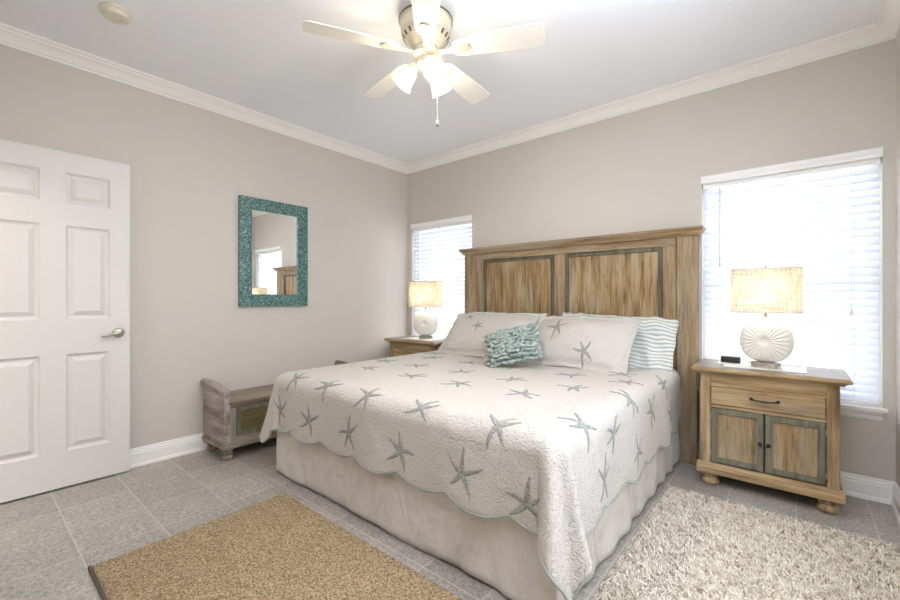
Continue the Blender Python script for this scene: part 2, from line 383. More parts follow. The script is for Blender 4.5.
def blind(a, b, label, wand_side):
    w_ = b - a; t = empty('window_blind', ((a + b) / 2, .03, WZ1)); tag(t, label, 'blind', 'white slatted blinds on the window wall')
    h = w_ / 2 - .006; H = WZ1 - WZ0
    MB().box(-h, h, -.018, .030, -.050, -.004).build('headrail', 'vinyl', t, bevel=.002)
    # valance moulding, proud of the wall
    vp = [(0, 0), (.010, 0), (.016, .006), (.018, .018), (.012, .024), (.014, .032), (.022, .044), (.022, .052), (0, .052)]
    MB().prism(vp, lambda p, q, s: (s, -.031 - p, -.020 + q), -w_ / 2 - .004, w_ / 2 + .001).build('valance', 'slat_solid', t, smooth=25)
    n = 30; pitch = (H - .085) / n; mb = MB(); wd = .050; tilt = R(58)
    for i in range(n):
        z = -.062 - pitch * (i + .4)
        seg = 5; top = []; 
        for j in range(seg + 1):
            u = -wd / 2 + wd * j / seg; c_ = .0025 * (1 - (2 * u / wd) ** 2)
            # inner (room) edge low, outer edge high
            yy = u * math.cos(tilt) - c_ * math.sin(tilt); zz = u * math.sin(tilt) + c_ * math.cos(tilt)
            top.append((yy, zz))
        thick = .0022; nrm = (-math.sin(tilt) * thick, math.cos(tilt) * thick)
        poly = top + [(p[0] - nrm[0], p[1] - nrm[1]) for p in top[::-1]]
        mb.prism(poly, lambda p, q, s, z=z: (s, p + .006, z + q), -h + .004, h - .004)
    mb.build('slats', 'slat', t, smooth=30, merge=False)
    MB().box(-h + .004, h - .004, -.02, .03, -H + .012, -H + .028).build('bottom_rail', 'slat_solid', t, bevel=.003)
    for x_ in (-.33, 0, .33):
        for yy in (-.0165, .030): MB().tube([(x_, yy, -.05), (x_, yy, -H + .02)], .0011, 5).build('ladder_cord', 'cord_white', t)
    xs = -h + .10
    MB().tube([(xs, -.024, -.055), (xs, -.026, -.5), (xs, -.025, -.60)], .0042, 8).build('tilt_wand', 'wand_clear', t, smooth=True)
    if wand_side:
        c_ = MB().tube([(h - .12, -.024, -.05), (h - .12, -.026, -.88)], .0012, 6).build('lift_cord', 'cord_white', t)
        MB().lathe([(.002, .028), (.004, .024), (.006, .008), (.011, -.016), (.010, -.022), (.0, -.022)], 14, (h - .12, -.030, -.90)).build('tassel', 'vinyl', c_, smooth=40)
M['slat_solid'] = mat('slat_solid', (.84, .84, .85), .45)
M['cord_white'] = mat('cord_white', (.72, .73, .78), .8)
M['wand_clear'] = mat('wand_clear', (.62, .66, .76), .2)
blind(*WIN[0], 'white slatted blind in the left window by the room corner, behind the far lamp', False)
blind(*WIN[1], 'white slatted blind in the large window right of the headboard with hanging lift cord', True)

# ---------------------------------------------------------------- door leaf (opened against the left wall)
D = st(empty('door_1', (.085, 0, 0)))
ye, yh = -2.640, -3.400; yc = (ye + yh) / 2
rows = [(.227, .814), (1.027, 1.596), (1.731, 1.918)]; cols_ = [(-2.953, -2.743), (-3.275, -3.065)]
def door_face(x, sgn, g):
    # frame face with recessed bevelled panels
    ys = sorted({yh, ye, *[q for c_ in cols_ for q in c_]}); zs = sorted({.012, 2.042, *[q for r_ in rows for q in r_]})
    for i in range(len(ys) - 1):
        for j in range(len(zs) - 1):
            a, b, c_, d_ = ys[i], ys[i + 1], zs[j], zs[j + 1]
            if any(abs(a - p[0]) < 1e-6 for p in cols_) and any(abs(c_ - r_[0]) < 1e-6 for r_ in rows):
                rings = [(0, 0), (.004, -.005), (.012, -.0120), (.022, -.0130), (.028, -.0095), (.044, -.002), (.048, -.0005)]
                prev = None
                for ins, dp in rings:
                    rr = [(x + sgn * dp, a + ins, c_ + ins), (x + sgn * dp, b - ins, c_ + ins), (x + sgn * dp, b - ins, d_ - ins), (x + sgn * dp, a + ins, d_ - ins)]
                    if prev: g.add(prev + rr, [(q, (q + 1) % 4, 4 + (q + 1) % 4, 4 + q) for q in range(4)])
                    prev = rr
                g.add(prev, [(0, 1, 2, 3)])
            else: g.add([(x, a, c_), (x, b, c_), (x, b, d_), (x, a, d_)], [(0, 1, 2, 3)])
    return ys, zs
g = MB(); ys, zs = door_face(0, 1, g); door_face(-.035, -1, g)
for j in range(len(zs) - 1):
    for y in (yh, ye): g.add([(0, y, zs[j]), (0, y, zs[j + 1]), (-.035, y, zs[j + 1]), (-.035, y, zs[j])], [(0, 1, 2, 3)])
for i in range(len(ys) - 1):
    for z in (zs[0], zs[-1]): g.add([(0, ys[i], z), (0, ys[i + 1], z), (-.035, ys[i + 1], z), (-.035, ys[i], z)], [(0, 1, 2, 3)])
g.build('door_leaf', 'door_paint', D)
hd = MB().lathe([(0, .016), (.012, .0155), (.024, .013), (.030, .008), (.0325, .002), (.0325, 0)], 32, (0, -2.700, .930), 'x').lathe([(.011, .012), (.011, .050), (.0, .052)], 20, (0, -2.700, .930), 'x').build('door_handle', 'nickel', D, smooth=35)
hd2 = MB().tube([(.044, -2.690, .930), (.047, -2.712, .930), (.048, -2.735, .924), (.047, -2.760, .916), (.044, -2.782, .913), (.040, -2.792, .914)], [.010, .0105, .0085, .0075, .007, .005], 12).build('lever', 'nickel', hd, smooth=True)
MB().box(-.028, -.007, ye, ye + .001, .900, .960).lathe([(.008, 0), (.008, .009), (0, .010)], 10, (-.0175, ye + .001, .930), 'y').build('latch', 'nickel', D)

# ---------------------------------------------------------------- mirror
mt = empty('wall_mirror', (0, -1.606, 1.541)); tag(mt, 'rectangular wall mirror in a wide teal mosaic frame', 'mirror')
W2, H2, fwd = .304, .452, .100
def frame_part(mb, x0, x1, w2, h2, f):
    ring = lambda a, b, x: [(x, -a, -b), (x, a, -b), (x, a, b), (x, -a, b)]
    A, B, C_, E_ = ring(w2, h2, x0), ring(w2, h2, x1), ring(w2 - f, h2 - f, x1), ring(w2 - f, h2 - f, x1 - .014)
    vs = A + B + C_ + E_
    q = [(i, (i + 1) % 4) for i in range(4)]
    mb.add(vs, [(a, b, 4 + b, 4 + a) for a, b in q] + [(4 + a, 4 + b, 8 + b, 8 + a) for a, b in q] + [(8 + a, 8 + b, 12 + b, 12 + a) for a, b in q] + [(3, 2, 1, 0)])
mb = MB(); frame_part(mb, .002, .032, W2, H2, fwd); mb.build('frame', 'mosaic', mt, bevel=.002)
MB().add([(.020, -W2 + fwd - .002, -H2 + fwd - .002), (.020, W2 - fwd + .002, -H2 + fwd - .002), (.020, W2 - fwd + .002, H2 - fwd + .002), (.020, -W2 + fwd - .002, H2 - fwd + .002)], [(0, 1, 2, 3)]).build('mirror_glass', 'mirror_glass', mt)

# ---------------------------------------------------------------- smoke detector
sd = tag(MB().lathe([(.072, 0), (.072, -.010), (.066, -.014), (.064, -.026), (.056, -.036), (.030, -.040), (.028, -.036), (.012, -.036), (.010, -.041), (0, -.041)], 40, (0, 0, 0)).build('smoke_detector', 'plastic_ivory', smooth=30), 'round ivory smoke detector on the ceiling', 'smoke detector')
sd.location = (.69, -2.83, HC)

# ---------------------------------------------------------------- ceiling fan
FX, FY = 1.955, -1.757
fan = empty('ceiling_fan', (FX, FY, HC)); tag(fan, 'white five-blade ceiling fan with three lit glass shades', 'ceiling fan')
MB().lathe([(.080, 0), (.082, -.010), (.070, -.040), (.066, -.052), (0, -.052)], 40).build('canopy', 'fan_metal', fan, smooth=28)
MB().lathe([(0, -.044), (.136, -.044), (.143, -.048), (.144, -.060), (.137, -.066), (.133, -.096), (.135, -.110), (.128, -.134), (.110, -.158), (.098, -.168), (.086, -.190), (.070, -.205), (0, -.206)], 48).build('motor_housing', 'fan_metal', fan, smooth=28)
for k in range(20):
    v_ = MB()
    a = 2 * PI * k / 20; ca, sa = math.cos(a), math.sin(a)
    pr_ = [(.1255, -.1365), (.1115, -.1565)]
    pts = []
    for (r_, z_) in pr_:
        for s in (-.006, .006): pts.append(((r_ + .0015) * ca - s * sa, (r_ + .0015) * sa + s * ca, z_ - .001))
    pts2 = [(p[0] - ca * .006, p[1] - sa * .006, p[2] + .004) for p in pts]
    v_.add(pts + pts2, [(0, 1, 3, 2), (4, 6, 7, 5), (0, 4, 5, 1), (2, 3, 7, 6), (0, 2, 6, 4), (1, 5, 7, 3)])
    v_.build('vent_slot', 'bronze_dark', fan)
MB().lathe([(.1455, -.049), (.1455, -.058), (.144, -.058), (.144, -.049)], 48).build('trim_ring', 'bronze_dark', fan, smooth=30)
ZB = -.222
for k in range(5):
    a = R(-119 + 72 * k); rot = Matrix.Rotation(a, 4, 'Z'); pitch = Matrix.Rotation(R(-12), 4, 'X')
    def P(x, y, z, rot=rot, pitch=pitch):
        q = pitch @ Vector((0, y, z)); return tuple(rot @ Vector((x, q.y, q.z + ZB)))
    out = []
    L0, L1 = .155, .625
    for i in range(25):
        t = i / 24; x_ = L0 + (L1 - L0) * t; hw = .052 + .018 * min(1, t * 1.6)
        if t > .95: hw *= math.sqrt(max(0.0, 1 - ((t - .95) / .05) ** 2)) * .35 + .65
        if t < .06: hw *= .72 + .28 * t / .06
        out.append((x_, hw))
    poly = [(x_, h_) for x_, h_ in out] + [(x_, -h_) for x_, h_ in out[::-1]]
    b_ = MB().prism(poly, lambda x_, y_, t, P=P: P(x_, y_, t), 0, .006).build('blade', 'fan_white', fan, bevel=.0015)
    ir = MB(); arm_pts = [(x_, h_) for x_, h_ in ((.075, .014), (.11, .012), (.15, .018), (.19, .030), (.215, .034), (.235, .026), (.245, .010))]
    poly = arm_pts + [(x_, -h_) for x_, h_ in arm_pts[::-1]]
    ir.prism(poly, lambda x_, y_, t, P=P: P(x_, y_, t - .0), -.008, -.0005)
    for sx_, sy_ in ((.195, .016), (.195, -.016), (.228, 0)):
        ir.add([P(sx_ + .005 * math.cos(q * PI / 4), sy_ + .005 * math.sin(q * PI / 4), zz) for zz in (-.0105, -.008) for q in range(8)], [(q, (q + 1) % 8, 8 + (q + 1) % 8, 8 + q) for q in range(8)] + [tuple(range(8))])
    ir.build('blade_iron', 'fan_metal', b_, bevel=.002)
MB().lathe([(.070, -.206), (.074, -.212), (.074, -.236), (.062, -.246), (.050, -.252), (.052, -.286), (.036, -.302), (.0, -.304)], 40).build('light_fitter', 'fan_metal', fan, smooth=28)
for k in range(3):
    a = R(-28 + 120 * k); tl = R(38)
    rot = Matrix.Translation((0.045 * math.cos(a), .045 * math.sin(a), -.268)) @ Matrix.Rotation(a, 4, 'Z') @ Matrix.Rotation(-tl, 4, 'Y')
    arm = MB(); arm.lathe([(.014, .0), (.014, -.03), (.024, -.034), (.024, -.055), (.0, -.056)], 18); arm.v = [tuple(rot @ Vector(p)) for p in arm.v]
    sk = arm.build('socket_cup', 'fan_metal', fan, smooth=30)
    gl = MB(); gl.lathe([(.022, -.050), (.030, -.056), (.036, -.075), (.039, -.100), (.045, -.125), (.056, -.145), (.0545, -.1455), (.0435, -.126), (.037, -.100), (.034, -.076), (.028, -.058), (.020, -.052)], 28)
    gl.f = [f for f in gl.f if len(f) == 4]; gl.m = [0] * len(gl.f)
    gl.v = [tuple(rot @ Vector(p)) for p in gl.v]; gs = gl.build('glass_shade', 'frosted_glass', fan, smooth=True)
    bu = MB(); bu.lathe([(.0, -.118), (.012, -.115), (.020, -.106), (.022, -.095), (.017, -.080), (.010, -.064), (.010, -.056), (.0, -.056)], 16); bu.v = [tuple(rot @ Vector(p)) for p in bu.v]
    bu.build('bulb', 'fan_bulb', gs, smooth=True)
ch = MB().tube([(.030, .020, -.290), (.052, .034, -.300), (.052, .034, -.585)], .0012, 6).build('pull_chain', 'plastic_ivory', fan)
MB().lathe([(0, 0), (.006, -.004), (.008, -.012), (.006, -.020), (0, -.022)], 14, (.052, .034, -.583)).build('chain_knob', 'plastic_white', ch, smooth=True)
MB().lathe([(0, 0), (.006, -.002), (.007, -.010), (0, -.014)], 14, (.052, .034, -.605)).build('chain_fob', 'bronze_dark', ch, smooth=True)

# ---------------------------------------------------------------- nightstands
def nightstand(loc, label):
    t = empty('nightstand', loc); tag(t, label, 'nightstand', 'pair of wooden nightstands beside the bed')
    hb, yf, yb = .314, -.190, .190      # body half width, front, back (local)
    # bun feet
    for sx in (-1, 1):
        for sy in (-1, 1):
            MB().lathe([(.026, 0), (.040, .003), (.049, .013), (.051, .025), (.046, .038), (.036, .045), (.041, .050), (.043, .058), (.043, .082), (0, .082)], 24, (sx * .272, sy * .150, 0)).build('foot', 'oak_warm_z', t, smooth=35)
    MB().prism([(-.360 * 0 - .0, 0)] and [(0, .078), (.020, .078), (.024, .082), (.024, .112), (.018, .118), (.014, .130), (.004, .142), (0, .145)],
               lambda p, h, s: (s, yf - p, h), -hb - .024, hb + .024).box(-hb - .020, hb + .020, yf, yb, .080, .118).prism([(0, .118), (.018, .118), (.014, .130), (.004, .142), (0, .145)], lambda p, h, s: (-hb - p, s, h), yf, yb).prism([(0, .118), (.018, .118), (.014, .130), (.004, .142), (0, .145)], lambda p, h, s: (hb + p, s, h), yf, yb).build('base_moulding', 'oak_warm_x', t, bevel=.002)
    # carcass: sides, posts, rails, back
    c_ = MB(); c_.box(-hb, -hb + .018, yf + .02, yb, .118, .695); c_.box(hb - .018, hb, yf + .02, yb, .118, .695); c_.box(-hb + .018, hb - .018, yb - .015, yb, .118, .695)
    c_.box(-hb + .018, hb - .018, yf + .03, yb - .015, .118, .14)
    c_.build('carcass', 'oak_z', t, bevel=.002)
    bx(-hb - .004, -hb + .050, yf - .006, yf + .03, .140, .695).build('corner_post', 'oak_warm_z', t, bevel=.003)
    bx(hb - .050, hb + .004, yf - .006, yf + .03, .140, .695).build('corner_post', 'oak_warm_z', t, bevel=.003)
    for q in ((.615, .695), (.486, .504)): bx(-hb + .050, hb - .050, yf - .002, yf + .025, *q).build('front_rail', 'oak_warm_x', t, bevel=.002)
    dr = MB().box(-hb + .053, hb - .053, yf - .006, yf + .016, .507, .612).build('drawer', 'oak_warm_x', t, bevel=.004)
    MB().tube([(-.062, yf - .008, .566), (-.058, yf - .024, .566), (-.04, yf - .028, .563), (0, yf - .030, .560), (.04, yf - .028, .563), (.058, yf - .024, .566), (.062, yf - .008, .566)], [.006, .006, .0045, .0062, .0045, .006, .006], 10).lathe([(.009, 0), (.009, .003), (0, .004)], 12, (-.062, yf - .010, .566), 'y').lathe([(.009, 0), (.009, .003), (0, .004)], 12, (.062, yf - .010, .566), 'y').build('drawer_handle', 'iron', dr, smooth=40)
    for s in (-1, 1):
        x0, x1 = (-hb + .053, -.003) if s < 0 else (.003, hb - .053); z0, z1 = .153, .483; fr = .033
        d = MB(); 
        for q in ((x0, x0 + fr, z0, z1), (x1 - fr, x1, z0, z1), (x0 + fr, x1 - fr, z0, z0 + fr), (x0 + fr, x1 - fr, z1 - fr, z1)): d.box(q[0], q[1], yf - .010, yf + .014, q[2], q[3])
        dd = d.build('door', 'teal_wood', t, bevel=.003)
        MB().box(x0 + fr - .002, x1 - fr + .002, yf - .001, yf + .010, z0 + fr - .002, z1 - fr + .002).prism([(0, 0), (.008, 0), (0, .008)], lambda p, h, q, x0=x0: (x0 + fr + p, yf - .001 - h, q), z0 + fr, z1 - fr).build('door_panel', 'panel_plank', dd)
        kx = -s * 0 + (x1 - .016 if s < 0 else x0 + .016)
        MB().lathe([(.006, 0), (.005, -.010), (.011, -.014), (.012, -.022), (.007, -.027), (0, -.028)], 18, (kx, yf - .010, .315), 'y').build('knob', 'iron', dd, smooth=35)
        hx = x0 - .003 if s < 0 else x1 + .003
        for hz in (.42, .19): MB().tube([(hx, yf - .010, hz), (hx, yf - .010, hz + .03)], .004, 8).build('hinge', 'nickel', dd)
    # top: moulding + slab
    tp = [(0, .690), (.020, .690), (.024, .698), (.034, .706), (.046, .708), (.0505, .714), (.0505, .722), (.046, .7295), (.040, .731), (0, .731)]
    g = MB(); n = len(tp); loops = []
    for p, h in tp:
        loops.append([(-hb - p, yf - p * .9, h), (hb + p, yf - p * .9, h), (hb + p, yb + p * .2, h), (-hb - p, yb + p * .2, h)])
    vs = [q for l_ in loops for q in l_]
    fs = [(4 * i + j, 4 * i + (j + 1) % 4, 4 * (i + 1) + (j + 1) % 4, 4 * (i + 1) + j) for i in range(n - 1) for j in range(4)]
    g.add(vs, fs + [(3, 2, 1, 0), tuple(4 * (n - 1) + j for j in range(4))])
    g.build('top', 'oak_warm_x', t, smooth=30)
    MB().box(-hb - .040, hb + .040, yf - .036, yb + .006, .7305, .7325).build('top_surface', 'dark_top', t)
    return t
NS_R = (3.338, -.195); NS_L = (.468, -.215)
nightstand((*NS_R, 0), 'wooden nightstand under the large window, with teal-edged doors and bun feet')
nightstand((*NS_L, 0), 'wooden nightstand in the room corner beyond the bed, mostly hidden by the quilt')
ZT = .7325
def runner(loc, sx, sy, label):
    o = MB().grid(lambda u, v: (sx * (u - .5), sy * (v - .5), .0022 + .0008 * math.sin(u * 23) * math.sin(v * 17)), 20, 12).build('table_runner', 'runner_cloth', smooth=True)
    s = o.modifiers.new('thick', 'SOLIDIFY'); s.thickness = .0012; s.offset = 0
    o.location = loc; tag(o, label, 'table runner', 'cream runners on the nightstands')
runner((NS_R[0] - .012, -.205, ZT), .40, .26, 'cream cloth runner under the lamp on the near right nightstand')
runner((NS_L[0] + .03, -.235, ZT), .40, .30, 'cream cloth runner under the lamp on the far corner nightstand')

# ---------------------------------------------------------------- lamps
def lamp(loc, rz, label):
    t = empty('table_lamp', loc, rz); tag(t, label, 'table lamp', 'white urchin lamps with linen shades')
    MB().lathe([(.078, 0), (.078, .005), (.075, .007), (.075, .030), (.066, .034), (0, .034)], 40, sx=1.0, sy=.66).build('base', 'nickel', t, smooth=30)
    # ribbed disc (sea-urchin body)
    g = MB(); Rr, zc = .133, .160; nr, na = 26, 220
    def surf(r_, a, side):
        t_ = r_ / Rr; dome = .062 * math.sqrt(max(0, 1 - t_ ** 2.6))
        dim = .030 * math.exp(-(r_ / .018) ** 2) ; knob = .016 * math.exp(-(r_ / .0095) ** 2)
        rib = .0032 * abs(math.sin(a * 26 / 2)) * min(1, max(0, (t_ - .16) / .12)) * min(1, (1.02 - t_) / .10)
        y_ = dome - dim + knob + rib - .0015
        fl = 1.0 if math.sin(a) > -.6 else 1 - .10 * (-math.sin(a) - .6) / .4
        return (r_ * math.cos(a), side * y_, zc + r_ * math.sin(a) * fl * 1.08)
    for side in (-1, 1):
        vs = [surf(Rr * (.001 + .999 * (i / nr) ** .8), 2 * PI * j / na, side) for i in range(nr + 1) for j in range(na)]
        fs = [(i * na + j, i * na + (j + 1) % na, (i + 1) * na + (j + 1) % na, (i + 1) * na + j) for i in range(nr) for j in range(na)]
        fs.append(tuple(range(na)))
        g.add(vs, fs)
    g.build('body', 'ceramic', t, smooth=60)
    MB().lathe([(.018, .292), (.016, .306), (.010, .310), (.010, .330), (0, .331)], 20).build('neck', 'nickel', t, smooth=30)
    # rounded-rectangular shade
    z0, z1, w2, d2, rc = .332, .598, .168, .098, .05
    def ring(off, z):
        ps = []
        for cx, cy, a0 in ((1, 1, 0), (-1, 1, 90), (-1, -1, 180), (1, -1, 270)):
            for i in range(9):
                a = R(a0 + 90 * i / 8); ps.append((cx * (w2 - rc) + (rc - off) * math.cos(a), cy * (d2 - rc) + (rc - off) * math.sin(a), z))
        return ps
    n = 36; rr = [ring(0, z0)] + [ring(0, z0 + (z1 - z0) * i / 6) for i in range(1, 7)] + [ring(.0012, z1)] + [ring(.0012, z0)]
    fs = [(j * n + i, j * n + (i + 1) % n, ((j + 1) % len(rr)) * n + (i + 1) % n, ((j + 1) % len(rr)) * n + i) for j in range(len(rr)) for i in range(n)]
    sh = MB().add([p for q in rr for p in q], fs).build('lamp_shade', 'linen_shade', t, smooth=40)
    tr = MB()
    for z in (z0 + .002, z1 - .002): MB().tube(ring(-.0004, z), .0022, 6, closed=True).build('shade_trim', 'shade_edge', sh, smooth=True)
    sp = MB()
    sp.tube([(0, 0, .33), (0, 0, .355)], .004, 8)
    for s in (-1, 1): sp.tube([(0, 0, .335), (s * .05, 0, .37), (s * .055, 0, .45), (s * .04, 0, .54), (0, 0, .586)], .0016, 6)
    for s in (-1, 1): sp.tube([(0, 0, .586), (s * .166, 0, z1 - .004)], .0016, 6)
    sp.build('harp', 'nickel', t, smooth=True)
    MB().lathe([(0, .620), (.006, .618), (.009, .610), (.006, .603), (.004, .598), (.008, .592), (.008, .588), (0, .586)], 18).build('finial', 'nickel', t, smooth=True)
    MB().lathe([(0, .500), (.014, .497), (.026, .482), (.030, .465), (.024, .440), (.014, .415), (.013, .40), (0, .40)], 20).build('bulb', 'lamp_bulb', t, smooth=True)
    MB().lathe([(.016, .355), (.016, .400), (0, .401)], 16).build('socket', 'bronze_dark', t, smooth=30)
M['shade_edge'] = mat('shade_edge', (.55, .48, .34), .8)
lamp((3.336, -.215, ZT + .003), R(-6), 'white ribbed urchin lamp with lit linen shade on the nightstand at right')
lamp((.505, -.225, ZT + .003), R(26), 'white ribbed urchin lamp with lit linen shade in the far room corner')
# small black clock on a white tray
M['clock_screen'] = mat('clock_screen', (.03, .022, .022), .12)
ck = empty('alarm_clock', (3.155, -.175, ZT + .009)); tag(ck, 'small black box clock left of the lamp on the right nightstand', 'clock')
MB().box(-.052, .052, -.022, .022, 0, .040).build('case', 'black_plastic', ck, bevel=.004)
MB().box(-.046, .046, -.0232, -.0222, .006, .034).build('screen', 'clock_screen', ck)

tag(MB().box(3.085, 3.225, -.225, -.095, ZT + .0005, ZT + .0085).build('notepad', 'runner_cloth', bevel=.001), 'thin cream notepad lying under the small black clock', 'notepad')

# ---------------------------------------------------------------- storage bench
bn = empty('storage_bench', (.018, -2.172, 0)); tag(bn, 'weathered wooden storage bench with rolled arms along the left wall', 'bench')
BL, BD = 1.205, .378   # length along y, depth along x
for y_ in (.045, BL - .045):
    for x_ in (.050, BD - .045):
        MB().lathe([(.024, 0), (.036, .004), (.040, .016), (.036, .028), (.026, .034), (.030, .040), (.036, .050), (.036, .062), (.028, .070), (.028, .092), (0, .092)], 24, (x_, y_, 0)).build('foot', 'grey_oak_z', bn, smooth=35)
MB().box(0, BD + .014, -.012, BL + .012, .085, .108).box(.004, BD + .008, -.006, BL + .006, .108, .122).box(.006, BD + .002, -.002, BL + .002, .122, .132).build('plinth', 'grey_oak_y', bn, bevel=.004)
# box body
MB().box(.010, .030, .03, BL - .03, .132, .395).box(.030, BD - .030, .03, BL - .03, .132, .150).build('carcass', 'grey_oak_y', bn, bevel=.002)
ya, yb_ = .040, BL - .040
yf_ = [ya, (ya + yb_) / 2, yb_]
for q in ((.132, .160), (.365, .395)): bx(BD - .030, BD - .006, ya, yb_, *q).build('front_rail', 'grey_oak_y', bn, bevel=.003)
for yy in (ya, (ya + yb_) / 2 - .03, yb_ - .04): bx(BD - .030, BD - .006, yy, yy + .045, .160, .365).build('front_stile', 'grey_oak_z', bn, bevel=.003)
for a, b in ((ya + .045, (ya + yb_) / 2 - .03), ((ya + yb_) / 2 + .015, yb_ - .04)):
    g = MB(); f = .030
    for q in ((a, a + f, .160, .365), (b - f, b, .160, .365), (a + f, b - f, .160, .160 + f), (a + f, b - f, .365 - f, .365)): g.box(BD - .024, BD - .002, *q)
    dp = g.build('inset_frame', 'teal_wood', bn, bevel=.003)
    MB().box(BD - .026, BD - .012, a + f, b - f, .160 + f, .365 - f).build('inset_panel', 'moss_panel', dp)
MB().box(.004, BD + .010, .030, BL - .030, .395, .416).build('seat', 'grey_oak_y', bn, bevel=.006)
# arms: extruded profile with rolled-out crown, gently sloping to the front
for s in (0, 1):
    prof = [(.000, .132), (.000, .440), (-.002, .480), (-.008, .502), (-.016, .510), (-.022, .520), (-.020, .534), (-.008, .545), (.010, .549), (.028, .543), (.038, .528), (.042, .500), (.042, .132)]
    def fn(a, h, t, s=s):
        y_ = a if s == 0 else BL - a; k = max(0, (h - .43) / .12)
        u = t / BD; drop = .034 * u * u + (.014 * max(0, (u - .86) / .14) ** 2)
        return (t + .002, y_, h - drop * k)
    g = MB(); n = len(prof); nt_ = 14
    vs = [fn(a, h, (BD + .004) * i / nt_) for i in range(nt_ + 1) for a, h in prof]
    fs = [(i * n + j, i * n + (j + 1) % n, (i + 1) * n + (j + 1) % n, (i + 1) * n + j) for i in range(nt_) for j in range(n)]
    g.add(vs, fs + [tuple(range(n))[::-1], tuple(range(nt_ * n, (nt_ + 1) * n))])
    ar = g.build('arm', 'weathered_end', bn, smooth=35)

# ---------------------------------------------------------------- headboard and bed
bed = empty('bed', (1.93, 0, 0)); tag(bed, 'king bed with tall two-panel wooden headboard between the windows', 'bed')
def bb(mb, x0, x1, *a): return mb.box(x0 - 1.93, x1 - 1.93, *a)
hbd = bb(MB(), .912, 2.952, -.050, -.030, .10, 1.60).build('headboard', 'oak_z', bed)
yF = -.085
MB().box(.915 - 1.93, 1.040 - 1.93, yF - .004, -.020, 0, 1.592).build('post', 'oak_z', bed, bevel=.005)
MB().box(2.825 - 1.93, 2.952 - 1.93, yF - .004, -.020, 0, 1.592).build('post', 'oak_z', bed, bevel=.005)
fr = MB(); bb(fr, 1.044, 2.821, yF, -.045, 1.532, 1.592)
fr.build('top_rail', 'oak_x', hbd, bevel=.003)
for a, b in ((1.044, 1.142), (1.888, 1.983), (2.738, 2.821)): bb(MB(), a, b, yF, -.045, .36, 1.530).build('stile', 'oak_z', hbd, bevel=.003)
for a, b in ((1.142, 1.888), (1.983, 2.738)):
    g = MB(); w1 = .032
    for q in ((a, a + w1, .36, 1.531), (b - w1, b, .36, 1.531), (a + w1, b - w1, 1.531 - w1, 1.531)): bb(g, q[0], q[1], yF + .006, -.045, q[2], q[3])
    mo = g.build('panel_moulding', 'olive_wood', hbd, bevel=.005)
    pg = MB(); n = 6
    for i in range(n):
        x0, x1 = a + w1 + (b - a - 2 * w1) * i / n, a + w1 + (b - a - 2 * w1) * (i + 1) / n
        bb(pg, x0 + .0005, x1 - .0005, yF + .014, -.048, .36, 1.531 - w1)
    pg.build('panel', 'panel_plank', mo, bevel=.0012)
cp = [(.0, 1.592), (.012, 1.592), (.014, 1.600), (.022, 1.606), (.030, 1.620), (.034, 1.626), (.040, 1.628), (.042, 1.634), (.042, 1.646), (.038, 1.650), (.0, 1.650)]
g = MB(); xa, xb, yk = .915 - 1.93, 2.952 - 1.93, yF - .004
vs = []
for p, h in cp: vs += [(xa - p, -.012, h), (xa - p, yk - p, h), (xb + p, yk - p, h), (xb + p, -.012, h)]
n = len(cp); fs = [(4 * i + j, 4 * i + (j + 1) % 4, 4 * (i + 1) + (j + 1) % 4, 4 * (i + 1) + j) for i in range(n - 1) for j in range(4)]
g.add(vs, fs + [(3, 2, 1, 0), tuple(4 * (n - 1) + j for j in range(4))]); g.build('cap_moulding', 'oak_x', bed, smooth=30)
# frame, box spring, mattress
bb(MB(), .86, 2.80, -1.96, -.09, .17, .335).build('box_spring', 'mattress_cloth', bed, bevel=.02)
bb(MB(), .858, 2.802, -1.972, -.092, .335, .648).build('mattress', 'mattress_cloth', bed, bevel=.045, seg=5)
for (x_, y_) in ((.95, -1.85), (2.71, -1.85), (.95, -.25), (2.71, -.25), (1.83, -1.05)):
    MB().lathe([(.025, 0), (.025, .17), (0, .17)], 16, (x_ - 1.93, y_, 0)).build('leg', 'iron', bed)

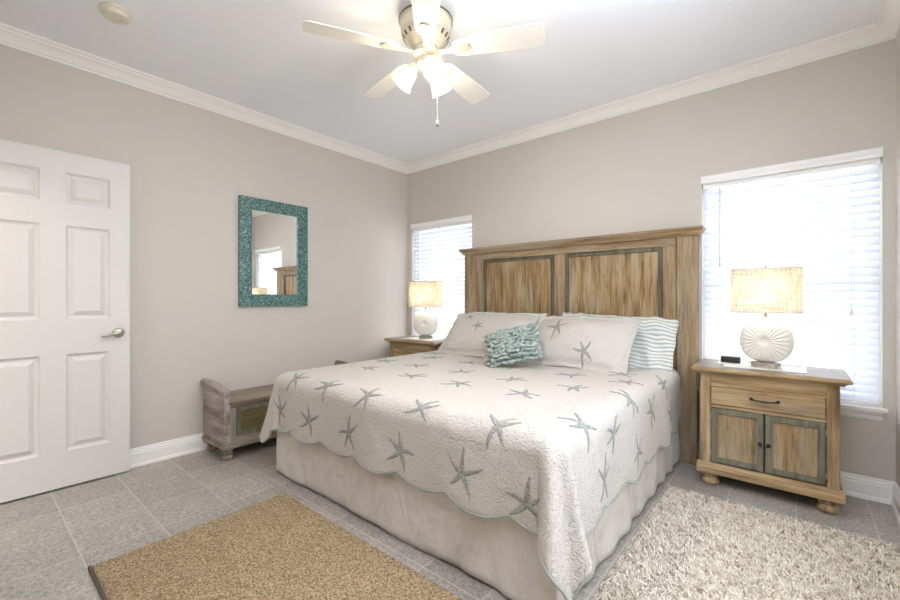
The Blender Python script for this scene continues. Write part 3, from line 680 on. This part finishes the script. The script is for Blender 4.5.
# quilt --------------------------------------------------------
QX0, QX1, QY0, QY1, QZ, QR = .890, 2.768, -1.950, -.10, .664, .086
def fn_scallop(s, per=.31, ph=0): return abs(math.sin(PI * (s + ph) / per))
def Lfoot(x): return .378 + .040 * fn_scallop(x, .315, -.135)
def Lside(y):
    L_ = .428 + .038 * fn_scallop(y, .31, .10)
    d_ = (QY1 - y)
    if d_ < .16: L_ *= .60 + .40 * math.sqrt(max(0, 1 - (1 - d_ / .16) ** 2))
    return L_
def nz(x, y, z=0): return noise.noise(Vector((x, y, z)))
def drape(s):      # arc length past the edge -> (outward, downward)
    q = QR * PI / 2
    if s < q: a = s / QR; return QR * math.sin(a), QR * (1 - math.cos(a))
    return QR + (s - q) * .035, QR + (s - q)
def quilt(x, y):
    """cloth coordinates in plan (may run past the edges) -> 3D"""
    sx = QX0 - x if x < QX0 else (x - QX1 if x > QX1 else 0); dx = -1 if x < QX0 else 1
    sy = QY0 - y if y < QY0 else 0
    bx_, by_ = min(max(x, QX0), QX1), max(y, QY0)
    if sx <= 0 and sy <= 0:
        e = min(1, min(x - QX0, QX1 - x, y - QY0) / .12)
        z = QZ + .007 * e * nz(x * 2.3, y * 2.3) + .0035 * e * nz(x * 9, y * 9, 3)
        return Vector((x, y, z))
    r_ = math.hypot(sx, sy); ph = math.atan2(sy, sx); out, dn = drape(r_)
    k = min(1, r_ / .35) ** 1.5
    if sy <= 0: out += k * (.014 * math.sin(by_ * 2 * PI / .62 + 1) + .010 * nz(by_ * 4, 7)) + .004 * nz(by_ * 14, r_ * 14)
    elif sx <= 0: out += k * (.012 * math.sin(bx_ * 2 * PI / .63 + 2) + .010 * nz(bx_ * 4, 3)) + .004 * nz(bx_ * 14, r_ * 14, 5)
    else:
        s2 = math.sin(2 * ph)
        ex, ey = math.cos(ph) ** 2, math.sin(ph) ** 2
        edge = k * ex * (.014 * math.sin(by_ * 2 * PI / .62 + 1) + .010 * nz(by_ * 4, 7)) + k * ey * (.012 * math.sin(bx_ * 2 * PI / .63 + 2) + .010 * nz(bx_ * 4, 3))
        edge += ex * .004 * nz(by_ * 14, r_ * 14) + ey * .004 * nz(bx_ * 14, r_ * 14, 5)
        rr = max(0, r_ - .04)
        fold = rr * ((.34 if dx > 0 else .20) * s2 ** 1.2 + .13 * math.sin((7 if dx > 0 else 5) * ph - .4) * s2 ** 1.5)
        out += edge + fold
        dn = dn - max(0, r_ - .05) * .055 * s2
    return Vector((bx_ + dx * out * math.cos(ph), by_ - out * math.sin(ph), QZ - dn))
def on_quilt(x, y, off):
    e = .004; p = quilt(x, y); a = quilt(x + e, y) - quilt(x - e, y); b = quilt(x, y + e) - quilt(x, y - e)
    n_ = a.cross(b).normalized(); return p + n_ * off
def star_strips(mb, place, cx, cy, size, rot, rnd):
    for k in range(5):
        a0 = rot + 2 * PI * k / 5 + rnd.uniform(-.13, .13); ln = size * rnd.uniform(.88, 1.12); cv = rnd.uniform(-.75, .75)
        pts = []; x, y, a = cx, cy, a0; ns = 9
        for i in range(ns + 1):
            t = i / ns; w_ = size * (.105 * (1 - t) ** .8 + .032) * (1 if t < .97 else .5)
            pts.append((x, y, a, w_)); a += cv / ns; x += math.cos(a) * ln / ns; y += math.sin(a) * ln / ns
        vs = []
        for (x, y, a, w_) in pts:
            for j, q in enumerate((-1, -.4, .4, 1)):
                vs.append(place(x - math.sin(a) * w_ * q, y + math.cos(a) * w_ * q, .0030 if abs(q) < .9 else .0014))
        mb.add(vs, [(i * 4 + j, i * 4 + j + 1, (i + 1) * 4 + j + 1, (i + 1) * 4 + j) for i in range(ns) for j in range(3)])
nc, nt_ = 190, 26
xs_top = [QX0 + (QX1 - QX0) * i / 150 for i in range(151)]; ys_top = [QY1 - (QY1 - QY0) * j / 140 for j in range(141)]
cols2 = [('l', 1 - i / 30) for i in range(30)] + [('t', x) for x in xs_top] + [('r', (i + 1) / 30) for i in range(30)]
rows2 = [('t', y) for y in ys_top] + [('f', (j + 1) / 34) for j in range(34)]
def cloth(c_, r_):
    yb2 = r_[1] if r_[0] == 't' else QY0 
    xb2 = c_[1] if c_[0] == 't' else (QX0 if c_[0] == 'l' else QX1)
    cxx = xb2; lx = Lside(yb2); 
    x = c_[1] if c_[0] == 't' else (QX0 - c_[1] * lx if c_[0] == 'l' else QX1 + c_[1] * lx)
    y = r_[1] if r_[0] == 't' else QY0 - r_[1] * Lfoot(xb2)
    if c_[0] != 't' and r_[0] == 'f':     # rounded cloth corner
        u, v = c_[1], r_[1]; m_ = max(u, v)
        if m_ > 0:
            q = min(u, v) / m_; k = 1 - (.09 if c_[0] == 'l' else 0) * q ** 3
            x = QX0 - u * lx * k if c_[0] == 'l' else QX1 + u * lx * k; y = QY0 - v * Lfoot(xb2) * k
    return x, y
qm = MB(); W_ = len(cols2)
vs = [quilt(*cloth(c_, r_)) for r_ in rows2 for c_ in cols2]
qm.add(vs, [(j * W_ + i, j * W_ + i + 1, (j + 1) * W_ + i + 1, (j + 1) * W_ + i) for j in range(len(rows2) - 1) for i in range(W_ - 1)])
nq = len(qm.f); qm.mi = 1
rnd = random.Random(5)
rows_s = [(-2.0, [1.06, 1.40, 1.77, 2.16, 2.58]), (-1.52, [1.18, 1.61, 2.00, 2.41]), (-1.21, [1.0, 1.36, 1.76, 2.16, 2.55]), (-.86, [1.16, 1.56, 1.96, 2.38, 2.72]), (-.62, [1.0, 2.62])]
stars = [(x, y) for y, l_ in rows_s for x in l_]
stars += [(x, QY0 - .275) for x in (.93, 1.286, 1.655, 2.057, 2.432)] + [(2.725, QY0 - .31)]
stars += [(QX1 + .06, -1.76), (QX1 + .165, -1.48), (QX1 + .07, -1.17), (QX1 + .185, -.86), (QX1 + .09, -.55), (QX1 + .33, -1.16), (QX1 + .32, -1.62), (QX1 + .30, -.45)]
stars += [(QX0 - .2, y) for y in (-1.7, -1.3, -.9, -.5)]
for x, y in stars: star_strips(qm, lambda a, b, o: on_quilt(a, b, o), x, y, .100, (PI / 2 + rnd.uniform(-.15, .15)) if y < QY0 else rnd.uniform(0, 6), rnd)
q = qm.build('quilt', ['quilt_cotton', 'starfish_stitch'], smooth=True, recalc=False)
# orient all faces outwards/up
bm = bmesh.new(); bm.from_mesh(q.data)
bm.normal_update(); ctr = Vector((1.83, -1.0, .3))
for f in bm.faces:
    f.normal_flip()
bm.to_mesh(q.data); bm.free()
sm = q.modifiers.new('thick', 'SOLIDIFY'); sm.thickness = .007; sm.offset = -1
tag(q, 'white quilt with grey starfish and scalloped hem spread over the bed', 'quilt')
edge = [quilt(*cloth(cols2[0], r_)) for r_ in rows2] + [quilt(*cloth(c_, rows2[-1])) for c_ in cols2[1:]] + [quilt(*cloth(cols2[-1], r_)) for r_ in rows2[::-1][1:]]
MB().tube([p + Vector((0, 0, 0)) for p in edge], .0046, 7).build('piping', 'trim_teal_cloth', q, smooth=True)

# bed skirt ----------------------------------------------------
sk = MB(); loop = []
xa, xb, yb2, yt = .836, 2.830, -2.006, -.10
def sk_path(s):      # s along perimeter
    a = abs(yt - yb2); b = xb - xa
    if s < a: return (xa, yt - s, -1, 0)
    if s < a + b: return (xa + s - a, yb2, 0, -1)
    return (xb, yb2 + (s - a - b), 1, 0)
S_ = 2 * abs(yt - yb2) + (xb - xa); nS = 620; nH = 14
vs = []
for i in range(nS + 1):
    s = S_ * i / nS; x, y, nx, ny = sk_path(min(s, S_ - 1e-6))
    for j in range(nH + 1):
        t = j / nH
        fold = ((.002 if ny else .006) * math.sin(s * 2 * PI / .23 + 2.5 * nz(s * 2, 0)) + .016 * nz(s * 2.6 + t * .7, t * .8, 1) + .007 * nz(s * 9 - t * 2.2, t * 2, 2) + .003 * nz(s * 21, t * 3, 5)) * (.25 + .9 * t)
        o_ = .012 * t + fold
        z = .340 - t * (.340 - .012 - .006 * nz(s * 3, 9))
        vs.append((x + nx * o_, y + ny * o_, z))
sk.add(vs, [(i * (nH + 1) + j, i * (nH + 1) + j + 1, (i + 1) * (nH + 1) + j + 1, (i + 1) * (nH + 1) + j) for i in range(nS) for j in range(nH)])
so = sk.build('bed_skirt', 'skirt_cotton', smooth=True); sm = so.modifiers.new('thick', 'SOLIDIFY'); sm.thickness = .002; sm.offset = 0
tag(so, 'pale beige bed skirt hanging to the floor below the quilt', 'bed skirt')

# pillows -------------------------------------------------------
def pillow_surf(w2, h2, th, flange, seed, scal=0):
    def f(u, v, side):       # u,v in -1..1 over whole incl. flange
        iu, iv = min(1, abs(u) * w2 / (w2 - flange)), min(1, abs(v) * h2 / (h2 - flange))
        t = (max(0, 1 - iu ** 2.6) ** .55) * (max(0, 1 - iv ** 2.6) ** .55)
        pinch = 1 - .05 * (abs(v) ** 2) * (abs(u) < 2) * (1 - abs(u))
        x = u * w2 * (1 - .045 * (1 - abs(u) ** 3) * 0 - .03 * (1 - v * v)); y = v * h2 * (1 - .045 * (1 - u * u))
        y += .010 * nz(u * 2 + seed, v * 2); 
        if scal and max(abs(u), abs(v)) > .9:
            k = (max(abs(u), abs(v)) - .9) / .1; q = .0035 * math.sin((u * w2 if abs(v) > abs(u) else v * h2) * 2 * PI / .10) * k
            if abs(v) > abs(u): y += q * (1 if v > 0 else -1)
            else: x += q * (1 if u > 0 else -1)
        z = side * (th * t * (1 + .16 * nz(u * 1.8 + seed, v * 1.8, side)) + .0025) + .010 * nz(u * 5 + seed, v * 5, 4) * (1 - t * .5)
        z += -.022 * (u * u) * 1.0
        return Vector((x, y, z))
    return f
def make_pillow(name, f, mats, nu=64, nv=44, stars_=(), srnd=None):
    g = MB()
    w_ = nu + 1
    for side in (1, -1):
        vs = [f(-1 + 2 * i / nu, -1 + 2 * j / nv, side) for j in range(nv + 1) for i in range(nu + 1)]
        fs = [(j * w_ + i, j * w_ + i + 1, (j + 1) * w_ + i + 1, (j + 1) * w_ + i) for j in range(nv) for i in range(nu)]
        if side < 0: fs = [q[::-1] for q in fs]
        g.add(vs, fs)
    k = len(g.v) // 2; rim = [i for i in range(nu)] + [nu + j * w_ for j in range(nv)] + [nv * w_ + nu - i for i in range(nu)] + [(nv - j) * w_ for j in range(nv)]
    g.f += [(rim[(i + 1) % len(rim)], rim[i], rim[i] + k, rim[(i + 1) % len(rim)] + k) for i in range(len(rim))]; g.m += [0] * len(rim)
    if stars_:
        g.mi = 1
        for (su, sv, sz) in stars_:
            W2_, H2_ = f(1, 0, 1).x, f(0, 1, 1).y
            def pl(x, y, o, f=f, W2_=W2_, H2_=H2_):
                p = f(x / W2_, y / H2_, 1); return p + Vector((0, 0, o))
            star_strips(g, pl, su, sv, sz, srnd.uniform(0, 6), srnd)
    return g.build(name, mats, smooth=True, recalc=False)
def put(o, loc, lean, rz=0, roll=0):
    # local x = width, y = up the pillow, z = front face
    o.matrix_world = Matrix.Translation(loc) @ Matrix.Rotation(rz, 4, 'Z') @ Matrix.Rotation(lean, 4, 'X') @ Matrix.Rotation(roll, 4, 'Z')
fs0_ = pillow_surf(.435, .245, .060, .0, 3.3)
fs_ = lambda u, v, side: fs0_(u, v, side) + Vector((.012 * nz(u * 6, v * 3, 2), .010 * nz(u * 7, v * 2, 8), .034 * nz(u * 4.5 + v * 2, v * 1.3 - u, 5) * (1 - .5 * abs(u) ** 3)))
p = make_pillow('pillow', fs_, ['striped_cotton']); put(p, (2.405, -.200, .808), R(66), R(3), R(-2))
tag(p, 'blue-grey striped pillow leaning at the right end of the headboard', 'pillow', 'striped pillows against the headboard')
p = make_pillow('pillow', pillow_surf(.455, .245, .060, .0, 8.1), ['striped_cotton']); put(p, (1.37, -.200, .808), R(66), R(-2))
tag(p, 'striped pillow behind the left starfish sham, only its edge showing', 'pillow', 'striped pillows against the headboard')
sr = random.Random(11)
p = make_pillow('pillow_sham', pillow_surf(.437, .250, .082, .035, 1.2, 1), ['quilt_cotton', 'starfish_stitch'], stars_=[(-.20, .145, .055), (-.05, .03, .075)], srnd=sr); put(p, (1.400, -.425, .842), R(46), R(1))
tag(p, 'white starfish pillow sham on the left side of the bed, behind the teal cushion', 'pillow', 'starfish shams on the bed')
p = make_pillow('pillow_sham', pillow_surf(.400, .250, .085, .035, 5.7, 1), ['quilt_cotton', 'starfish_stitch'], stars_=[(-.150, .055, .100), (.115, -.135, .092)], srnd=sr); put(p, (2.235, -.435, .840), R(46), R(-1))
tag(p, 'white starfish pillow sham on the right side, with two large starfish', 'pillow', 'starfish shams on the bed')
# teal ruffled cushion
cf = pillow_surf(.205, .150, .062, .0, 2.2)
cu = make_pillow('throw_cushion', cf, ['ruffle_teal'], 36, 36)
g = MB(); r3 = random.Random(4)
rowsn = 11
for j in range(rowsn):
    v = .95 - 1.9 * j / (rowsn - 1)
    for i in range(13):
        u = -.94 + 1.88 * (i + (.5 if j % 2 else 0)) / 12.6
        if abs(u) > .97: continue
        c0 = cf(u, v, 1); s = r3.uniform(.020, .028); an = r3.uniform(-.5, .5)
        vs = []
        for b in range(5):
            for a in range(5):
                px_, py_ = (a / 4 - .5) * 2 * s * (1 - .25 * (b / 4 - .5) ** 2), -b / 4 * s * 1.5
                lift = .004 + .019 * math.sin(b / 4 * 1.9) + .006 * math.sin(a * 1.7 + u * 9) - .010 * abs(a / 4 - .5)
                q_ = Vector((px_ * math.cos(an) - py_ * math.sin(an), px_ * math.sin(an) + py_ * math.cos(an), lift)); vs.append(c0 + q_)
        g.add(vs, [(b * 5 + a, b * 5 + a + 1, (b + 1) * 5 + a + 1, (b + 1) * 5 + a) for b in range(4) for a in range(4)])
rf = g.build('ruffles', 'ruffle_teal', cu, smooth=True, recalc=False)
rf.modifiers.new('thick', 'SOLIDIFY').thickness = .002
put(cu, (1.895, -.780, .816), R(52), R(8), R(19))
tag(cu, 'small teal ruffled throw cushion in front of the starfish shams', 'cushion')

# ---------------------------------------------------------------- rugs
rg = MB(); X0, X1, Y0, Y1 = 1.172, 3.30, -3.008, -2.135
def rz_(x, y):
    e = min(x - X0, X1 - x, y - Y0, Y1 - y); return .004 + .009 * min(1, max(0, e) / .012) ** .5 + .0012 * nz(x * 60, y * 60)
nx_, ny_ = 300, 130
o = rg.grid(lambda u, v: (X0 + (X1 - X0) * u, Y0 + (Y1 - Y0) * v, rz_(X0 + (X1 - X0) * u, Y0 + (Y1 - Y0) * v)), nx_, ny_).box(X0, X1, Y0, Y1, .0005, .004).build('area_rug', 'loop_wool', smooth=35)
tag(o, 'tan low-pile rug with one dark bound edge at the foot of the bed', 'rug')
MB().box(X0, X1, Y0 - .012, Y0, .0005, .013).build('binding', 'rug_binding', o, bevel=.003)

sx0, sx1, sy0, sy1 = 2.885, 3.885, -2.10, -.605
base_ = MB().box(sx0 + .01, sx1 - .01, sy0 + .01, sy1 - .01, .0005, .009)
r4 = random.Random(7)
cnt = 15500
vs_all = []; fs_all = []
for i in range(cnt):
    x, y = r4.uniform(sx0, sx1), r4.uniform(sy0, sy1)
    a = r4.uniform(0, 2 * PI); ln = r4.uniform(.020, .034); lean = r4.uniform(.3, 1.15); w_ = r4.uniform(.0028, .0045)
    if x < sx0 + .03: a = r4.uniform(-.9, .9)
    if x > sx1 - .03: a = PI + r4.uniform(-.9, .9)
    if y > sy1 - .03: a = -PI / 2 + r4.uniform(-1.1, 1.1)
    dx, dy = math.cos(a), math.sin(a); k = len(vs_all); tw = r4.uniform(0, 2 * PI)
    px_, py_, pz_ = x, y, .006; an = lean * .25
    for s in range(4):
        ww = w_ * (1, 1.1, .95, .35)[s]
        for q in range(3):
            qa = tw + q * 2.094
            vs_all.append((px_ + ww * math.cos(qa), py_ + ww * math.sin(qa), pz_ + ww * .3 * math.sin(qa + 1)))
        px_ += dx * math.sin(an) * ln / 3; py_ += dy * math.sin(an) * ln / 3; pz_ += math.cos(an) * ln / 3; an += lean * .45
    for s in range(3):
        for q in range(3): fs_all.append((k + s * 3 + q, k + s * 3 + (q + 1) % 3, k + (s + 1) * 3 + (q + 1) % 3, k + (s + 1) * 3 + q))
    fs_all.append((k + 9, k + 10, k + 11))
base_.add(vs_all, fs_all)
o = base_.build('shag_rug', 'shag_wool', smooth=True, recalc=False)
tag(o, 'cream shaggy rug on the floor between bed and nightstand', 'rug')
